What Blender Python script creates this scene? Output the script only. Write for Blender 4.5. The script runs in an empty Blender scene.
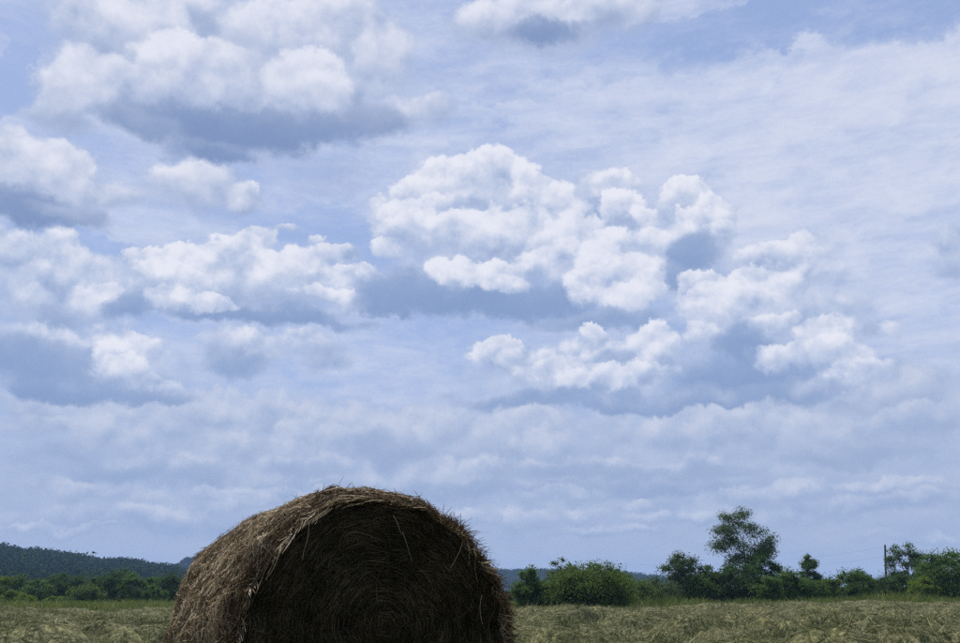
import bpy, math, random
import numpy as np
from mathutils import Vector, Matrix

R = math.radians
sc = bpy.context.scene
col = sc.collection

# ------------------------------------------------------------------ camera
CAM_H = 0.92
cam_data = bpy.data.cameras.new("camera")
cam_data.sensor_width = 36.0
cam_data.lens = 36.0 * 850.0 / 960.0
cam_data.clip_start = 0.05
cam_data.clip_end = 30000.0
cam = bpy.data.objects.new("camera", cam_data)
col.objects.link(cam)
cam.location = (0.0, 0.0, CAM_H)
cam.rotation_euler = (R(90.0 + 18.14), 0.0, 0.0)
sc.camera = cam

# ------------------------------------------------------------------ sun
SUN_AZ, SUN_EL = R(-28.0), R(56.0)          # bearing from +Y, clockwise positive
to_sun = Vector((math.sin(SUN_AZ) * math.cos(SUN_EL), math.cos(SUN_AZ) * math.cos(SUN_EL), math.sin(SUN_EL)))
sun_data = bpy.data.lights.new("sun", 'SUN')
sun_data.energy = 5.0
sun_data.angle = R(0.6)
sun_data.color = (1.0, 0.93, 0.84)
sun = bpy.data.objects.new("sun", sun_data)
col.objects.link(sun)
sun.rotation_euler = (-to_sun).to_track_quat('-Z', 'Y').to_euler()

# ------------------------------------------------------------------ view
sc.view_settings.view_transform = 'Standard'
sc.view_settings.look = 'None'
sc.view_settings.exposure = 0.0
sc.view_settings.gamma = 1.0
sc.view_settings.use_curve_mapping = False
sc.render.engine = 'CYCLES'
sc.cycles.max_bounces = 6
sc.cycles.diffuse_bounces = 3
sc.cycles.transparent_max_bounces = 8
sc.cycles.volume_bounces = 1
sc.cycles.use_denoising = False
sc.cycles.use_adaptive_sampling = True
sc.cycles.adaptive_threshold = 0.007
sc.cycles.adaptive_min_samples = 24

# ------------------------------------------------------------------ sky: clear air, a thin high veil, three decks of cumulus
# every puff of cloud, and dark patches painting shade on bases and folds: bearing, elevation, half width, half height (degrees), lightness of that puff, firmness; from back to front
NEAR_PUFFS = [
    (-19.54, 32.44, 14.88, 5.99, 0.15, 1.15), (-29.85, 23.78, 5.66, 2.46, 0.10, 1.15), (6.39, 37.38, 10.34, 2.44, 0.25, 1.15), (-20.39, 25.47, 4.72, 2.09, 0.30, 1.15), (-11.12, 27.28, 4.33, 1.86, 0.10, 0.50),
    (-26.90, 33.50, 5.47, 2.82, 0.15, 1.30), (-10.66, 36.59, 5.08, 3.15, 0.30, 1.20), (-7.45, 34.89, 3.16, 3.53, 0.30, 1.20), (-4.24, 32.04, 3.68, 1.52, 0.25, 1.10), (-15.98, 36.23, 5.67, 2.39, 0.50, 1.40),
    (-21.07, 35.77, 1.93, 1.33, -0.10, 0.80), (-27.72, 30.84, 3.53, 2.32, 0.40, 1.40), (-29.67, 29.49, 2.53, 2.17, 0.35, 1.30), (-29.39, 27.96, 3.21, 1.14, 0.00, 1.00), (-18.84, 29.59, 8.33, 1.82, -0.65, 1.15),
    (-19.32, 27.83, 4.29, 1.11, -0.60, 1.15), (-12.81, 30.33, 6.54, 1.46, -0.50, 1.15), (-24.51, 29.00, 3.71, 1.26, -0.35, 1.15), (-7.64, 31.12, 3.99, 1.34, -0.25, 1.15), (-23.42, 30.55, 2.77, 1.25, -0.20, 1.15),
    (-24.25, 31.59, 2.50, 1.82, 0.40, 1.40), (-21.68, 32.69, 5.04, 2.40, 0.55, 1.60), (-19.36, 33.81, 2.70, 1.56, 0.50, 1.40), (-9.58, 32.07, 1.75, 1.73, -0.20, 1.15), (-13.42, 33.15, 3.90, 2.35, 0.50, 1.50),
    (-11.50, 32.53, 2.68, 1.64, 0.40, 1.30), (-19.22, 29.91, 6.52, 1.16, -0.55, 0.80), (-31.22, 24.97, 2.25, 2.19, 0.25, 1.30), (-28.86, 24.90, 3.60, 2.24, 0.40, 1.40), (-26.01, 24.23, 3.47, 1.30, 0.25, 1.20),
    (-30.50, 22.56, 3.85, 1.47, -0.55, 1.15), (-27.59, 22.65, 3.82, 0.79, -0.28, 1.15), (-16.99, 25.40, 1.39, 1.07, 0.25, 1.50), (-16.56, 25.97, 0.82, 0.68, 0.30, 1.50), (1.61, 37.78, 4.61, 2.01, 0.30, 1.20),
    (12.66, 37.35, 2.76, 1.55, 0.25, 1.20), (9.57, 37.64, 3.19, 1.42, 0.20, 1.10), (5.42, 37.07, 4.03, 1.15, -0.50, 1.15),
]
MID_PUFFS = [
    (-28.32, 18.00, 6.19, 3.90, 0.10, 1.15), (-30.24, 19.37, 2.73, 2.24, 0.20, 1.25), (-27.74, 19.81, 2.46, 2.00, 0.25, 1.50), (-26.47, 19.21, 2.08, 2.03, 0.30, 1.50), (-28.78, 17.32, 2.11, 1.56, 0.10, 1.10),
    (-27.54, 16.66, 1.42, 1.01, -0.30, 1.15), (-25.09, 17.87, 2.25, 1.32, 0.25, 1.50), (-25.07, 13.53, 8.46, 3.21, 0.10, 1.15), (-28.21, 13.66, 5.15, 2.36, -0.50, 1.10), (-26.87, 12.12, 5.53, 0.88, -0.60, 1.15),
    (-21.96, 12.21, 4.71, 0.86, -0.44, 1.15), (-22.29, 14.94, 2.16, 1.27, 0.40, 1.75), (-24.00, 14.26, 1.89, 1.32, 0.30, 1.75), (-23.02, 13.55, 2.26, 1.11, 0.30, 1.75), (-21.02, 12.98, 1.88, 0.75, 0.15, 1.25),
    (-16.37, 15.47, 3.87, 1.86, 0.05, 1.10), (-16.41, 14.55, 2.99, 1.23, -0.30, 1.15), (-14.95, 15.70, 1.57, 1.09, 0.15, 1.30), (-10.37, 15.31, 2.43, 1.19, -0.10, 1.00), (-12.45, 16.19, 3.21, 1.10, 0.10, 1.00),
    (-17.10, 19.76, 10.03, 3.14, 0.10, 1.15), (-15.13, 17.91, 10.44, 0.89, -0.56, 1.15), (-23.24, 17.61, 2.04, 1.18, -0.45, 1.15), (-6.06, 19.49, 3.74, 1.28, -0.50, 1.15), (-23.22, 20.76, 1.55, 1.11, 0.40, 1.75),
    (-20.81, 20.83, 2.82, 1.43, 0.50, 1.75), (-15.57, 22.84, 2.12, 1.08, 0.40, 1.75), (-16.63, 21.82, 2.89, 1.47, 0.45, 1.75), (-22.58, 19.71, 1.99, 1.49, 0.35, 1.75), (-18.49, 20.46, 2.50, 1.68, 0.45, 1.75),
    (-12.48, 21.34, 2.32, 1.42, 0.45, 1.75), (-11.40, 23.00, 0.93, 0.63, 0.20, 1.50), (-10.07, 22.10, 2.11, 1.03, 0.40, 1.75), (-14.52, 20.98, 3.42, 1.56, 0.45, 1.75), (-23.48, 18.08, 1.02, 1.18, -0.35, 1.15),
    (-16.96, 18.99, 1.53, 0.84, -0.16, 1.15), (-20.33, 19.42, 2.58, 1.36, 0.45, 1.75), (-8.25, 21.07, 1.19, 0.80, 0.25, 1.50), (-9.64, 20.67, 2.35, 0.96, 0.40, 1.75), (-21.16, 18.36, 2.02, 0.98, 0.30, 1.75),
    (-18.28, 18.41, 2.47, 0.69, 0.35, 1.75), (-10.27, 19.43, 3.16, 0.72, 0.30, 1.75), (-14.05, 23.70, 1.83, 0.47, 0.20, 1.10), (-6.08, 20.09, 1.36, 1.12, 0.30, 1.50), (0.37, 23.62, 8.63, 6.07, 0.15, 1.15),
    (8.98, 21.50, 5.82, 4.63, 0.15, 1.15), (0.00, 19.59, 10.50, 1.71, -0.65, 1.15), (-5.73, 20.17, 4.51, 1.99, -0.50, 1.15), (5.70, 19.37, 7.09, 1.71, -0.55, 1.15), (-3.00, 27.56, 2.96, 1.96, 0.45, 1.75),
    (-0.38, 28.12, 2.80, 1.80, 0.55, 1.75), (1.88, 27.71, 2.97, 1.96, 0.50, 1.75), (-4.84, 26.72, 2.40, 1.58, 0.45, 1.75), (4.10, 26.74, 2.76, 1.97, 0.50, 1.75), (5.90, 25.36, 2.90, 2.45, 0.50, 1.75),
    (7.15, 23.72, 1.91, 2.15, 0.40, 1.75), (-0.37, 25.75, 3.26, 0.91, -0.04, 1.00), (4.79, 25.01, 1.61, 1.13, -0.05, 1.00), (-7.03, 25.91, 1.32, 0.87, 0.30, 1.60), (-2.96, 25.72, 1.86, 1.27, 0.30, 1.75),
    (-5.00, 24.73, 3.07, 1.91, 0.45, 1.75), (-6.40, 22.95, 1.47, 1.12, 0.30, 1.60), (-2.20, 23.87, 2.02, 1.28, 0.40, 1.75), (0.37, 24.22, 3.08, 1.44, 0.50, 1.75), (2.94, 24.39, 3.69, 1.84, 0.50, 1.75),
    (5.47, 23.46, 2.52, 1.60, 0.40, 1.75), (6.53, 22.55, 1.72, 1.44, 0.35, 1.75), (0.00, 22.48, 3.78, 0.86, -0.08, 1.00), (4.14, 22.63, 1.74, 0.86, -0.04, 1.00), (5.07, 22.07, 2.68, 1.44, 0.35, 1.75),
    (-1.81, 21.60, 2.43, 1.13, 0.40, 1.75), (0.72, 21.27, 3.29, 1.21, 0.50, 1.75), (1.80, 20.39, 2.15, 0.65, 0.25, 1.50), (14.97, 22.25, 4.47, 4.25, 0.10, 1.15), (9.64, 26.93, 3.23, 1.48, 0.40, 1.75),
    (8.84, 25.61, 1.59, 0.92, -0.20, 1.50), (10.27, 25.39, 2.33, 1.33, 0.55, 1.75), (11.64, 24.37, 1.78, 1.17, 0.50, 1.75), (9.84, 24.23, 1.72, 0.92, -0.15, 1.50), (12.12, 23.15, 1.76, 1.02, 0.40, 1.75),
    (15.16, 26.00, 2.42, 1.30, 0.45, 1.75), (16.94, 24.96, 1.88, 1.30, 0.45, 1.75), (15.81, 23.99, 2.95, 1.31, 0.50, 1.75), (17.41, 22.91, 1.52, 1.15, 0.30, 1.75), (15.30, 22.09, 2.30, 1.81, -0.45, 1.30),
    (14.11, 20.23, 1.44, 1.38, -0.40, 1.15), (9.41, 22.94, 2.30, 1.51, 0.45, 1.75), (8.63, 21.65, 2.72, 1.99, 0.50, 1.75), (11.05, 20.85, 2.75, 1.98, 0.50, 1.75), (7.85, 20.02, 2.28, 1.60, 0.40, 1.75),
    (12.03, 19.85, 1.90, 1.42, 0.40, 1.75), (10.26, 19.23, 3.15, 1.19, 0.40, 1.75), (8.45, 17.92, 6.23, 0.84, -0.40, 1.15), (21.54, 21.50, 4.24, 1.35, 0.25, 1.40), (19.56, 21.24, 1.70, 0.91, 0.15, 1.40),
    (20.43, 20.30, 3.50, 0.74, -0.20, 1.15), (20.04, 16.88, 8.25, 4.35, 0.10, 1.15), (17.49, 13.70, 7.47, 1.90, -0.55, 1.15), (15.47, 12.67, 7.57, 0.88, -0.52, 1.15), (20.49, 12.58, 3.98, 1.19, -0.45, 1.15),
    (16.08, 19.53, 1.99, 1.40, 0.30, 1.75), (18.72, 19.53, 3.02, 1.45, 0.40, 1.75), (20.98, 19.02, 2.18, 1.43, 0.40, 1.75), (17.32, 18.64, 2.50, 1.54, 0.45, 1.75), (15.61, 18.07, 2.14, 1.40, 0.40, 1.75),
    (15.18, 16.93, 1.42, 1.09, 0.25, 1.75), (18.00, 15.72, 2.67, 1.54, -0.50, 1.30), (20.06, 17.07, 2.63, 0.76, 0.35, 1.75), (26.29, 15.97, 2.18, 1.01, 0.25, 1.40), (23.32, 15.90, 2.50, 1.48, 0.35, 1.75),
    (23.74, 14.54, 2.53, 1.48, 0.30, 1.75), (21.05, 14.81, 2.78, 1.20, 0.30, 1.50), (24.76, 13.38, 2.89, 1.02, 0.15, 1.20), (22.33, 12.80, 2.76, 0.80, -0.20, 1.15), (6.92, 14.64, 9.72, 2.68, 0.10, 1.15),
    (5.50, 13.07, 10.39, 0.86, -0.44, 1.15), (11.54, 12.55, 8.70, 0.81, -0.40, 1.15), (1.40, 16.22, 2.27, 1.21, 0.35, 1.75), (2.79, 15.40, 2.51, 1.37, 0.30, 1.75), (7.69, 16.62, 1.58, 1.04, 0.30, 1.75),
    (11.76, 15.90, 2.98, 1.82, 0.40, 1.75), (9.69, 15.34, 1.29, 0.93, -0.10, 1.00), (5.55, 14.68, 3.47, 1.12, 0.40, 1.75), (10.98, 14.22, 3.37, 1.03, 0.35, 1.75), (8.27, 14.13, 3.75, 0.96, 0.35, 1.75),
    (31.38, 20.23, 1.53, 1.52, 0.15, 1.20), (30.72, 18.93, 1.82, 1.04, -0.20, 1.00),
]
FAR_PUFFS = [
    (-20.78, 4.67, 13.67, 1.14, 0.05, 0.90), (17.88, 5.06, 15.51, 1.17, 0.05, 0.90), (-3.29, 4.67, 10.98, 0.94, 0.00, 0.90), (-15.86, 9.82, 17.53, 3.70, 0.20, 1.15), (0.00, 9.87, 14.06, 3.49, 0.10, 1.15),
    (20.82, 10.17, 16.84, 3.70, 0.25, 1.15), (0.00, 7.25, 34.66, 2.07, 0.10, 1.15), (-28.36, 11.07, 3.51, 0.91, 0.25, 1.25), (-27.64, 9.89, 2.83, 0.98, 0.20, 1.25), (-23.69, 9.60, 2.87, 1.30, 0.30, 1.40),
    (-20.54, 10.32, 2.29, 1.41, 0.30, 1.40), (-16.76, 9.40, 2.08, 1.21, 0.20, 1.30), (-14.41, 11.50, 1.85, 1.00, 0.30, 1.40), (-12.37, 10.23, 2.18, 1.32, 0.35, 1.40), (-9.41, 10.00, 1.90, 1.02, 0.30, 1.40),
    (-4.77, 11.49, 1.79, 1.03, 0.35, 1.40), (-2.99, 10.72, 1.79, 1.19, 0.35, 1.40), (-22.24, 7.26, 8.48, 0.84, -0.36, 0.90), (-26.30, 8.22, 3.56, 0.82, -0.24, 0.90), (-17.42, 7.80, 2.85, 0.87, -0.16, 0.90),
    (-6.06, 9.36, 3.25, 1.67, -0.30, 0.90), (-11.27, 8.27, 4.51, 0.89, -0.16, 0.90), (1.36, 10.20, 2.76, 1.51, 0.10, 1.20), (4.05, 9.78, 2.58, 1.34, 0.25, 1.30), (12.74, 10.86, 2.49, 1.79, 0.30, 1.40),
    (15.91, 10.33, 3.17, 1.07, 0.20, 1.30), (18.44, 10.64, 3.83, 1.13, 0.30, 1.40), (22.04, 10.40, 3.65, 1.25, 0.35, 1.40), (26.90, 12.36, 3.57, 1.79, 0.25, 1.25), (24.53, 11.62, 3.01, 1.24, 0.15, 1.25),
    (27.68, 10.18, 3.47, 1.20, 0.20, 1.25), (23.53, 8.40, 6.90, 0.80, -0.32, 0.90), (6.68, 8.11, 10.07, 0.84, -0.28, 0.90), (9.24, 6.78, 11.21, 0.81, -0.36, 0.90), (14.76, 7.90, 5.64, 0.82, -0.28, 0.90),
    (-2.00, 6.92, 10.46, 0.82, -0.28, 0.90), (-13.04, 6.12, 9.75, 0.83, 0.10, 1.00), (-14.79, 4.46, 15.95, 0.74, -0.20, 0.80), (2.63, 4.99, 8.61, 0.84, 0.15, 1.00), (23.85, 6.46, 8.34, 0.78, 0.10, 1.00),
    (24.80, 5.30, 6.35, 0.72, -0.20, 0.80), (13.57, 4.73, 8.17, 0.67, 0.10, 0.90), (-26.01, 6.12, 3.87, 0.83, 0.06, 1.05), (-21.51, 5.97, 3.17, 0.72, 0.06, 1.05), (-16.11, 5.54, 2.93, 0.67, 0.05, 1.05),
    (5.30, 6.38, 4.10, 0.85, 0.06, 1.05), (10.47, 5.67, 3.38, 0.68, 0.05, 1.05), (16.76, 6.02, 4.37, 0.81, 0.06, 1.05), (22.27, 5.10, 3.39, 0.71, 0.06, 1.05), (27.53, 5.57, 3.13, 0.82, 0.06, 1.05),
    (7.82, 4.00, 6.15, 0.53, 0.04, 1.00), (25.62, 3.36, 5.10, 0.48, 0.04, 1.00), (-25.70, 3.93, 5.11, 0.48, 0.04, 1.00),
]
VEIL_PATCHES = [
    (26.03, 26.38, 13.36, 7.09, 1.20, 1.75), (29.58, 15.39, 7.48, 6.99, 0.70, 1.75), (-26.52, 9.75, 10.87, 5.30, -0.30, 1.15), (-15.56, 13.70, 12.71, 3.87, -0.10, 1.15), (-1.95, 2.47, 34.21, 3.74, 0.30, 1.75),
    (2.85, 18.89, 15.27, 4.03, -0.30, 1.15), (16.20, 13.66, 11.40, 3.85, -0.20, 1.15), (-25.36, 13.50, 10.76, 4.23, -0.40, 1.15), (-17.65, 28.38, 12.95, 3.73, -0.10, 1.15), (-12.52, 17.18, 10.67, 2.63, 0.20, 1.75),
    (21.85, 28.99, 16.88, 5.42, 1.10, 1.75), (29.72, 29.77, 8.81, 3.09, 1.20, 1.75), (9.19, 31.78, 11.16, 3.77, 0.80, 1.75), (27.27, 22.47, 11.63, 7.12, 0.90, 1.75), (6.29, 35.08, 9.27, 1.84, 0.30, 1.75),
    (-6.05, 29.41, 8.94, 3.22, 0.50, 1.75), (14.45, 7.97, 29.14, 7.55, 0.50, 1.75), (-18.09, 7.21, 23.20, 7.38, 0.30, 1.75), (-24.45, 24.20, 7.38, 2.43, 0.40, 1.75), (22.09, 35.46, 14.96, 1.48, -1.10, 1.15),
    (32.32, 33.58, 6.91, 1.28, -0.90, 1.15), (12.38, 34.12, 8.94, 0.85, -0.40, 1.15), (-32.74, 29.28, 1.44, 2.74, -1.30, 1.15), (-32.80, 32.98, 3.40, 1.59, -0.50, 1.15), (-10.90, 24.03, 4.25, 1.57, -0.90, 1.15),
    (-27.66, 21.17, 4.59, 0.95, -0.90, 1.15), (-8.69, 22.71, 2.14, 1.99, -0.80, 1.15), (-17.89, 24.20, 4.68, 1.02, -0.50, 1.15), (-1.53, 30.83, 4.58, 0.90, -0.30, 1.15), (3.11, 33.02, 5.41, 0.63, -0.30, 1.15),
    (-5.20, 37.56, 3.18, 2.39, 0.20, 1.75),
]

world = bpy.data.worlds.new("World")
sc.world = world
world.use_nodes = True
world.node_tree.nodes.clear()
wt = world.node_tree                           # the tree that the helpers below add to


def wn(kind, **kw):
    n = wt.nodes.new(kind)
    for k, v in kw.items():
        setattr(n, k, v)
    return n


def put(sock, v):
    if isinstance(v, bpy.types.NodeSocket):
        wt.links.new(v, sock)
    else:
        sock.default_value = v


def ma(op, a, b=0.0, c=0.0):
    n = wn('ShaderNodeMath', operation=op)
    put(n.inputs[0], a)
    if op not in ('ARCSINE',):
        put(n.inputs[1], b)
    if op == 'MULTIPLY_ADD':
        put(n.inputs[2], c)
    return n.outputs[0]


def vm(op, a, b=(0, 0, 0), c=(0, 0, 0)):
    n = wn('ShaderNodeVectorMath', operation=op)
    put(n.inputs[0], a); put(n.inputs[1], b)
    if op == 'MULTIPLY_ADD':
        put(n.inputs[2], c)
    return n.outputs['Value'] if op in ('DOT_PRODUCT', 'LENGTH') else n.outputs[0]


def step(x, lo, hi):
    n = wn('ShaderNodeMapRange', interpolation_type='SMOOTHSTEP')
    put(n.inputs[0], x); put(n.inputs[2], hi)
    if lo != 0.0:
        put(n.inputs[1], lo)
    return n.outputs[0]


def noise(vec, scale, detail=5.0, rough=0.55, color=False):
    n = wn('ShaderNodeTexNoise', noise_dimensions='3D')
    put(n.inputs['Vector'], vec)
    n.inputs['Scale'].default_value = scale
    n.inputs['Detail'].default_value = detail
    n.inputs['Roughness'].default_value = rough
    return n.outputs['Color' if color else 'Fac']


def bumps(vec, scale):                         # rounded heads with creases between them
    n = wn('ShaderNodeTexVoronoi', voronoi_dimensions='3D', feature='F1')
    put(n.inputs['Vector'], vec)
    n.inputs['Scale'].default_value = scale
    n.inputs['Detail'].default_value = 1.0
    n.inputs['Roughness'].default_value = 0.5
    n.inputs['Lacunarity'].default_value = 2.3
    return n.outputs['Distance']


def mixc(f, a, b):
    n = wn('ShaderNodeMix', data_type='RGBA')
    put(n.inputs[0], f); put(n.inputs[6], a); put(n.inputs[7], b)
    return n.outputs[2]


def srgb(r, g, b):
    def f(c):
        c /= 255.0
        return c / 12.92 if c <= 0.04045 else ((c + 0.055) / 1.055) ** 2.4
    return (f(r), f(g), f(b), 1.0)


SKY_STRENGTH = 0.1


def sk(r, g, b):                               # a radiance of the sky, before the Background strength
    c = srgb(r, g, b)
    return (c[0] / SKY_STRENGTH, c[1] / SKY_STRENGTH, c[2] / SKY_STRENGTH, 1.0)


tc = wn('ShaderNodeTexCoord').outputs['Generated']
sep = wn('ShaderNodeSeparateXYZ'); put(sep.inputs[0], tc)
HALF = 42.0                                    # the cloud pattern goes on, mirrored, round the whole horizon
az = ma('MULTIPLY', ma('ARCTAN2', sep.outputs[0], sep.outputs[1]), 180 / math.pi)
az = ma('SUBTRACT', ma('PINGPONG', ma('ADD', az, HALF), 2 * HALF), HALF)
el = ma('MULTIPLY', ma('ARCSINE', sep.outputs[2]), 180 / math.pi)
cmb = wn('ShaderNodeCombineXYZ'); put(cmb.inputs[0], az); put(cmb.inputs[1], el)
pos = cmb.outputs[0]

w1 = vm('SUBTRACT', noise(tc, 16.0, 8.0, 0.66, True), (0.5, 0.5, 0.5))
pos_w = vm('MULTIPLY_ADD', w1, (4.6, 3.4, 0.0), pos)          # billowed
pos_s = vm('MULTIPLY_ADD', w1, (10.0, 4.0, 0.0), pos)         # torn, for the veil

# sun shading painted on the billows: the same bumps a little nearer the sun, taken away
tw = vm('MULTIPLY_ADD', w1, (0.055, 0.055, 0.055), tc)
v1 = bumps(tw, 18.0)
v2 = bumps(vm('ADD', tw, (-0.003, 0.0, 0.0120)), 18.0)
n1 = noise(tc, 24.0, 7.0, 0.55)
n2 = noise(vm('ADD', tc, (-0.004, 0.0, 0.011)), 24.0, 4.0, 0.5)
relief = ma('MULTIPLY_ADD', ma('SUBTRACT', v2, v1), 0.55, ma('MULTIPLY', ma('SUBTRACT', n1, n2), 1.0))
fine = ma('SUBTRACT', ma('MULTIPLY_ADD', ma('SUBTRACT', 0.5, v1), 0.35, n1), 0.5)
strk = noise(vm('MULTIPLY_ADD', w1, (0.10, 0.10, 0.05), vm('MULTIPLY', tc, (1.0, 1.0, 3.6))), 12.0, 8.0, 0.66)

# clear air
nish = wn('ShaderNodeTexSky', sky_type='NISHITA')
nish.sun_disc = False
nish.sun_elevation = SUN_EL
nish.sun_rotation = SUN_AZ
nish.air_density = 1.0
nish.dust_density = 1.0
nish.ozone_density = 1.5
air = mixc(0.75, nish.outputs[0], sk(157, 180, 227))

LIGHT = (-0.13, 0.52, 1.0)                     # direction of the sun shading painted into the puffs: high, a little left


uniq = [0]                                     # a hair's difference keeps the renderer from sharing terms between windows


def hair():
    uniq[0] += 1
    return uniq[0] * 2e-6


def reaches(puff, win):
    a, e, ra, re = puff[:4]
    return not (a + ra < win[0] or a - ra > win[1] or e + re < win[2] or e - re > win[3])


def patches(puffs, p, win):
    """soft patches, averaged where they overlap"""
    W, S = 0.0, 0.0
    for (a, e, ra, re, b, firm) in puffs:
        if not reaches((a, e, ra, re), win):
            continue
        q = vm('MULTIPLY_ADD', p, (1 / ra, 1 / re, 0.0), (-a / ra + hair(), -e / re, 0.0))
        m = ma('MAXIMUM', ma('SUBTRACT', 1.0, vm('DOT_PRODUCT', q, q)), 0.0)
        S = ma('MULTIPLY_ADD', m, b, S)
        W = ma('ADD', W, m)
    return ma('DIVIDE', S, ma('ADD', W, 0.15))


def deck(puffs, p, edge, win):
    """puffs laid over one another: each has a firm head painted sunlit and melts away downwards"""
    A, S = 0.0, 0.0
    for (a, e, ra, re, b, firm) in puffs:
        if not reaches((a, e, ra * 1.12, re * 1.12), win):
            continue
        q = vm('MULTIPLY_ADD', p, (1 / ra, 1 / re, 0.0), (-a / ra + hair(), -e / re, 0.01))
        m = ma('MAXIMUM', ma('SUBTRACT', edge, vm('DOT_PRODUCT', q, q)), 0.0)
        k = vm('DOT_PRODUCT', q, (0.0, -0.5 / firm if b > 0 else 0.0, 100.0 / firm))
        m = step(m, 0.0, k)
        s = vm('DOT_PRODUCT', q, (LIGHT[0], LIGHT[1] * (1.5 if ra > 4.5 else 1.0), 100.0 * b) if b > 0 else (0.0, 0.25, 100.0 * b))
        S = ma('MULTIPLY_ADD', m, ma('SUBTRACT', s, S), S)
        A = ma('MULTIPLY_ADD', m, ma('SUBTRACT', 1.0, A), A)
    return A, S


def sky_part(name, win):
    """the sky inside one window of bearings and elevations, as a node group"""
    global wt
    outer = wt
    g = bpy.data.node_groups.new(name, 'ShaderNodeTree')
    names = (('billow', 'NodeSocketVector'), ('torn', 'NodeSocketVector'), ('fine', 'NodeSocketFloat'), ('relief', 'NodeSocketFloat'),
             ('streak', 'NodeSocketFloat'), ('elevation', 'NodeSocketFloat'), ('air', 'NodeSocketColor'))
    for n, t in names:
        g.interface.new_socket(name=n, in_out='INPUT', socket_type=t)
    g.interface.new_socket(name='sky', in_out='OUTPUT', socket_type='NodeSocketShader')
    wt = g
    gi = wn('NodeGroupInput').outputs
    p, ps, fine_, relief_, strk_, el_, air_ = [gi[n] for n, _ in names]

    vS = patches(VEIL_PATCHES, ps, win)
    veil = ma('MULTIPLY_ADD', vS, 0.45, ma('MULTIPLY', ma('SUBTRACT', strk_, 0.5), 1.9))
    c = mixc(step(veil, -0.6, 0.95), air_, sk(214, 220, 238))
    c = mixc(ma('MULTIPLY', step(el_, 17.0, 0.0), 0.8), c, sk(156, 173, 205))      # thicker air low down

    def lay(base, puffs, dark, mid, lite, rough, rel, opacity):
        A, S = deck(puffs, p, ma('MULTIPLY_ADD', fine_, rough, 1.0), win)
        s = ma('MULTIPLY_ADD', relief_, ma('MULTIPLY', step(S, -0.7, 0.5), rel), S)
        k = mixc(step(s, -0.75, 0.25), dark, mid)
        k = mixc(step(s, -0.1, 1.1), k, lite)
        return mixc(ma('MULTIPLY', A, opacity), base, k)

    c = lay(c, FAR_PUFFS, sk(134, 157, 196), sk(168, 184, 214), sk(208, 213, 229), 0.9, 1.5, 0.78)
    c = lay(c, MID_PUFFS, sk(130, 155, 197), sk(181, 195, 223), sk(236, 237, 246), 0.9, 1.9, 0.92)
    c = lay(c, NEAR_PUFFS, sk(122, 145, 187), sk(178, 191, 219), sk(231, 233, 244), 0.8, 1.2, 0.92)
    b = wn('ShaderNodeBackground')
    put(b.inputs[0], c)
    b.inputs[1].default_value = SKY_STRENGTH
    go = wn('NodeGroupOutput')
    put(go.inputs[0], b.outputs[0])
    wt = outer
    n = wn('ShaderNodeGroup')
    n.node_tree = g
    for sock, v in zip(n.inputs, (pos_w, pos_s, fine, relief, strk, el, air)):
        put(sock, v)
    return n.outputs[0]


def split(value, at, below, above):
    n = wn('ShaderNodeMixShader')
    put(n.inputs[0], ma('GREATER_THAN', value, at))
    put(n.inputs[1], below); put(n.inputs[2], above)
    return n.outputs[0]


# the windows share every term, so their seams do not show; they only keep the shader quick
MARG = 2.2
AZC = [-999.0, -17.0, 0.0, 15.0, 999.0]
ELC = [-999.0, 11.0, 18.5, 999.0]
rows = []
for j in range(3):
    cells = [sky_part("sky_window", (AZC[i] - MARG, AZC[i + 1] + MARG, ELC[j] - MARG * .7, ELC[j + 1] + MARG * .7)) for i in range(4)]
    rows.append(split(az, AZC[2], split(az, AZC[1], cells[0], cells[1]), split(az, AZC[3], cells[2], cells[3])))
final = split(el, ELC[2], split(el, ELC[1], rows[0], rows[1]), rows[2])
wo = wn('ShaderNodeOutputWorld')
put(wo.inputs[0], final)
world.cycles.sampling_method = 'MANUAL'
world.cycles.sample_map_resolution = 512

# ================================================================== helpers
rng = np.random.default_rng(7)


def ss(x, a, b):
    t = np.clip((np.asarray(x, float) - a) / (b - a), 0.0, 1.0)
    return t * t * (3 - 2 * t)


def vnoise(x, y, seed=0):
    """smooth value noise in the plane, 0..1"""
    x = np.asarray(x, float); y = np.asarray(y, float)
    xi = np.floor(x).astype(np.int64); yi = np.floor(y).astype(np.int64)
    fx = x - xi; fy = y - yi
    fx = fx * fx * (3 - 2 * fx); fy = fy * fy * (3 - 2 * fy)

    def h(a, b):
        n = (a * 374761393 + b * 668265263 + seed * 1442695041) & 0xffffffff
        n = ((n ^ (n >> 13)) * 1274126177) & 0xffffffff
        return ((n ^ (n >> 16)) & 0xffff) / 65535.0
    return (h(xi, yi) * (1 - fx) + h(xi + 1, yi) * fx) * (1 - fy) + (h(xi, yi + 1) * (1 - fx) + h(xi + 1, yi + 1) * fx) * fy


def fbm(x, y, seed=0, n=4):
    s, a, f, t = 0.0, 1.0, 1.0, 0.0
    for i in range(n):
        s = s + a * vnoise(x * f + 17.3 * i, y * f - 9.1 * i, seed + i); t += a; a *= 0.5; f *= 2.03
    return s / t


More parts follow.
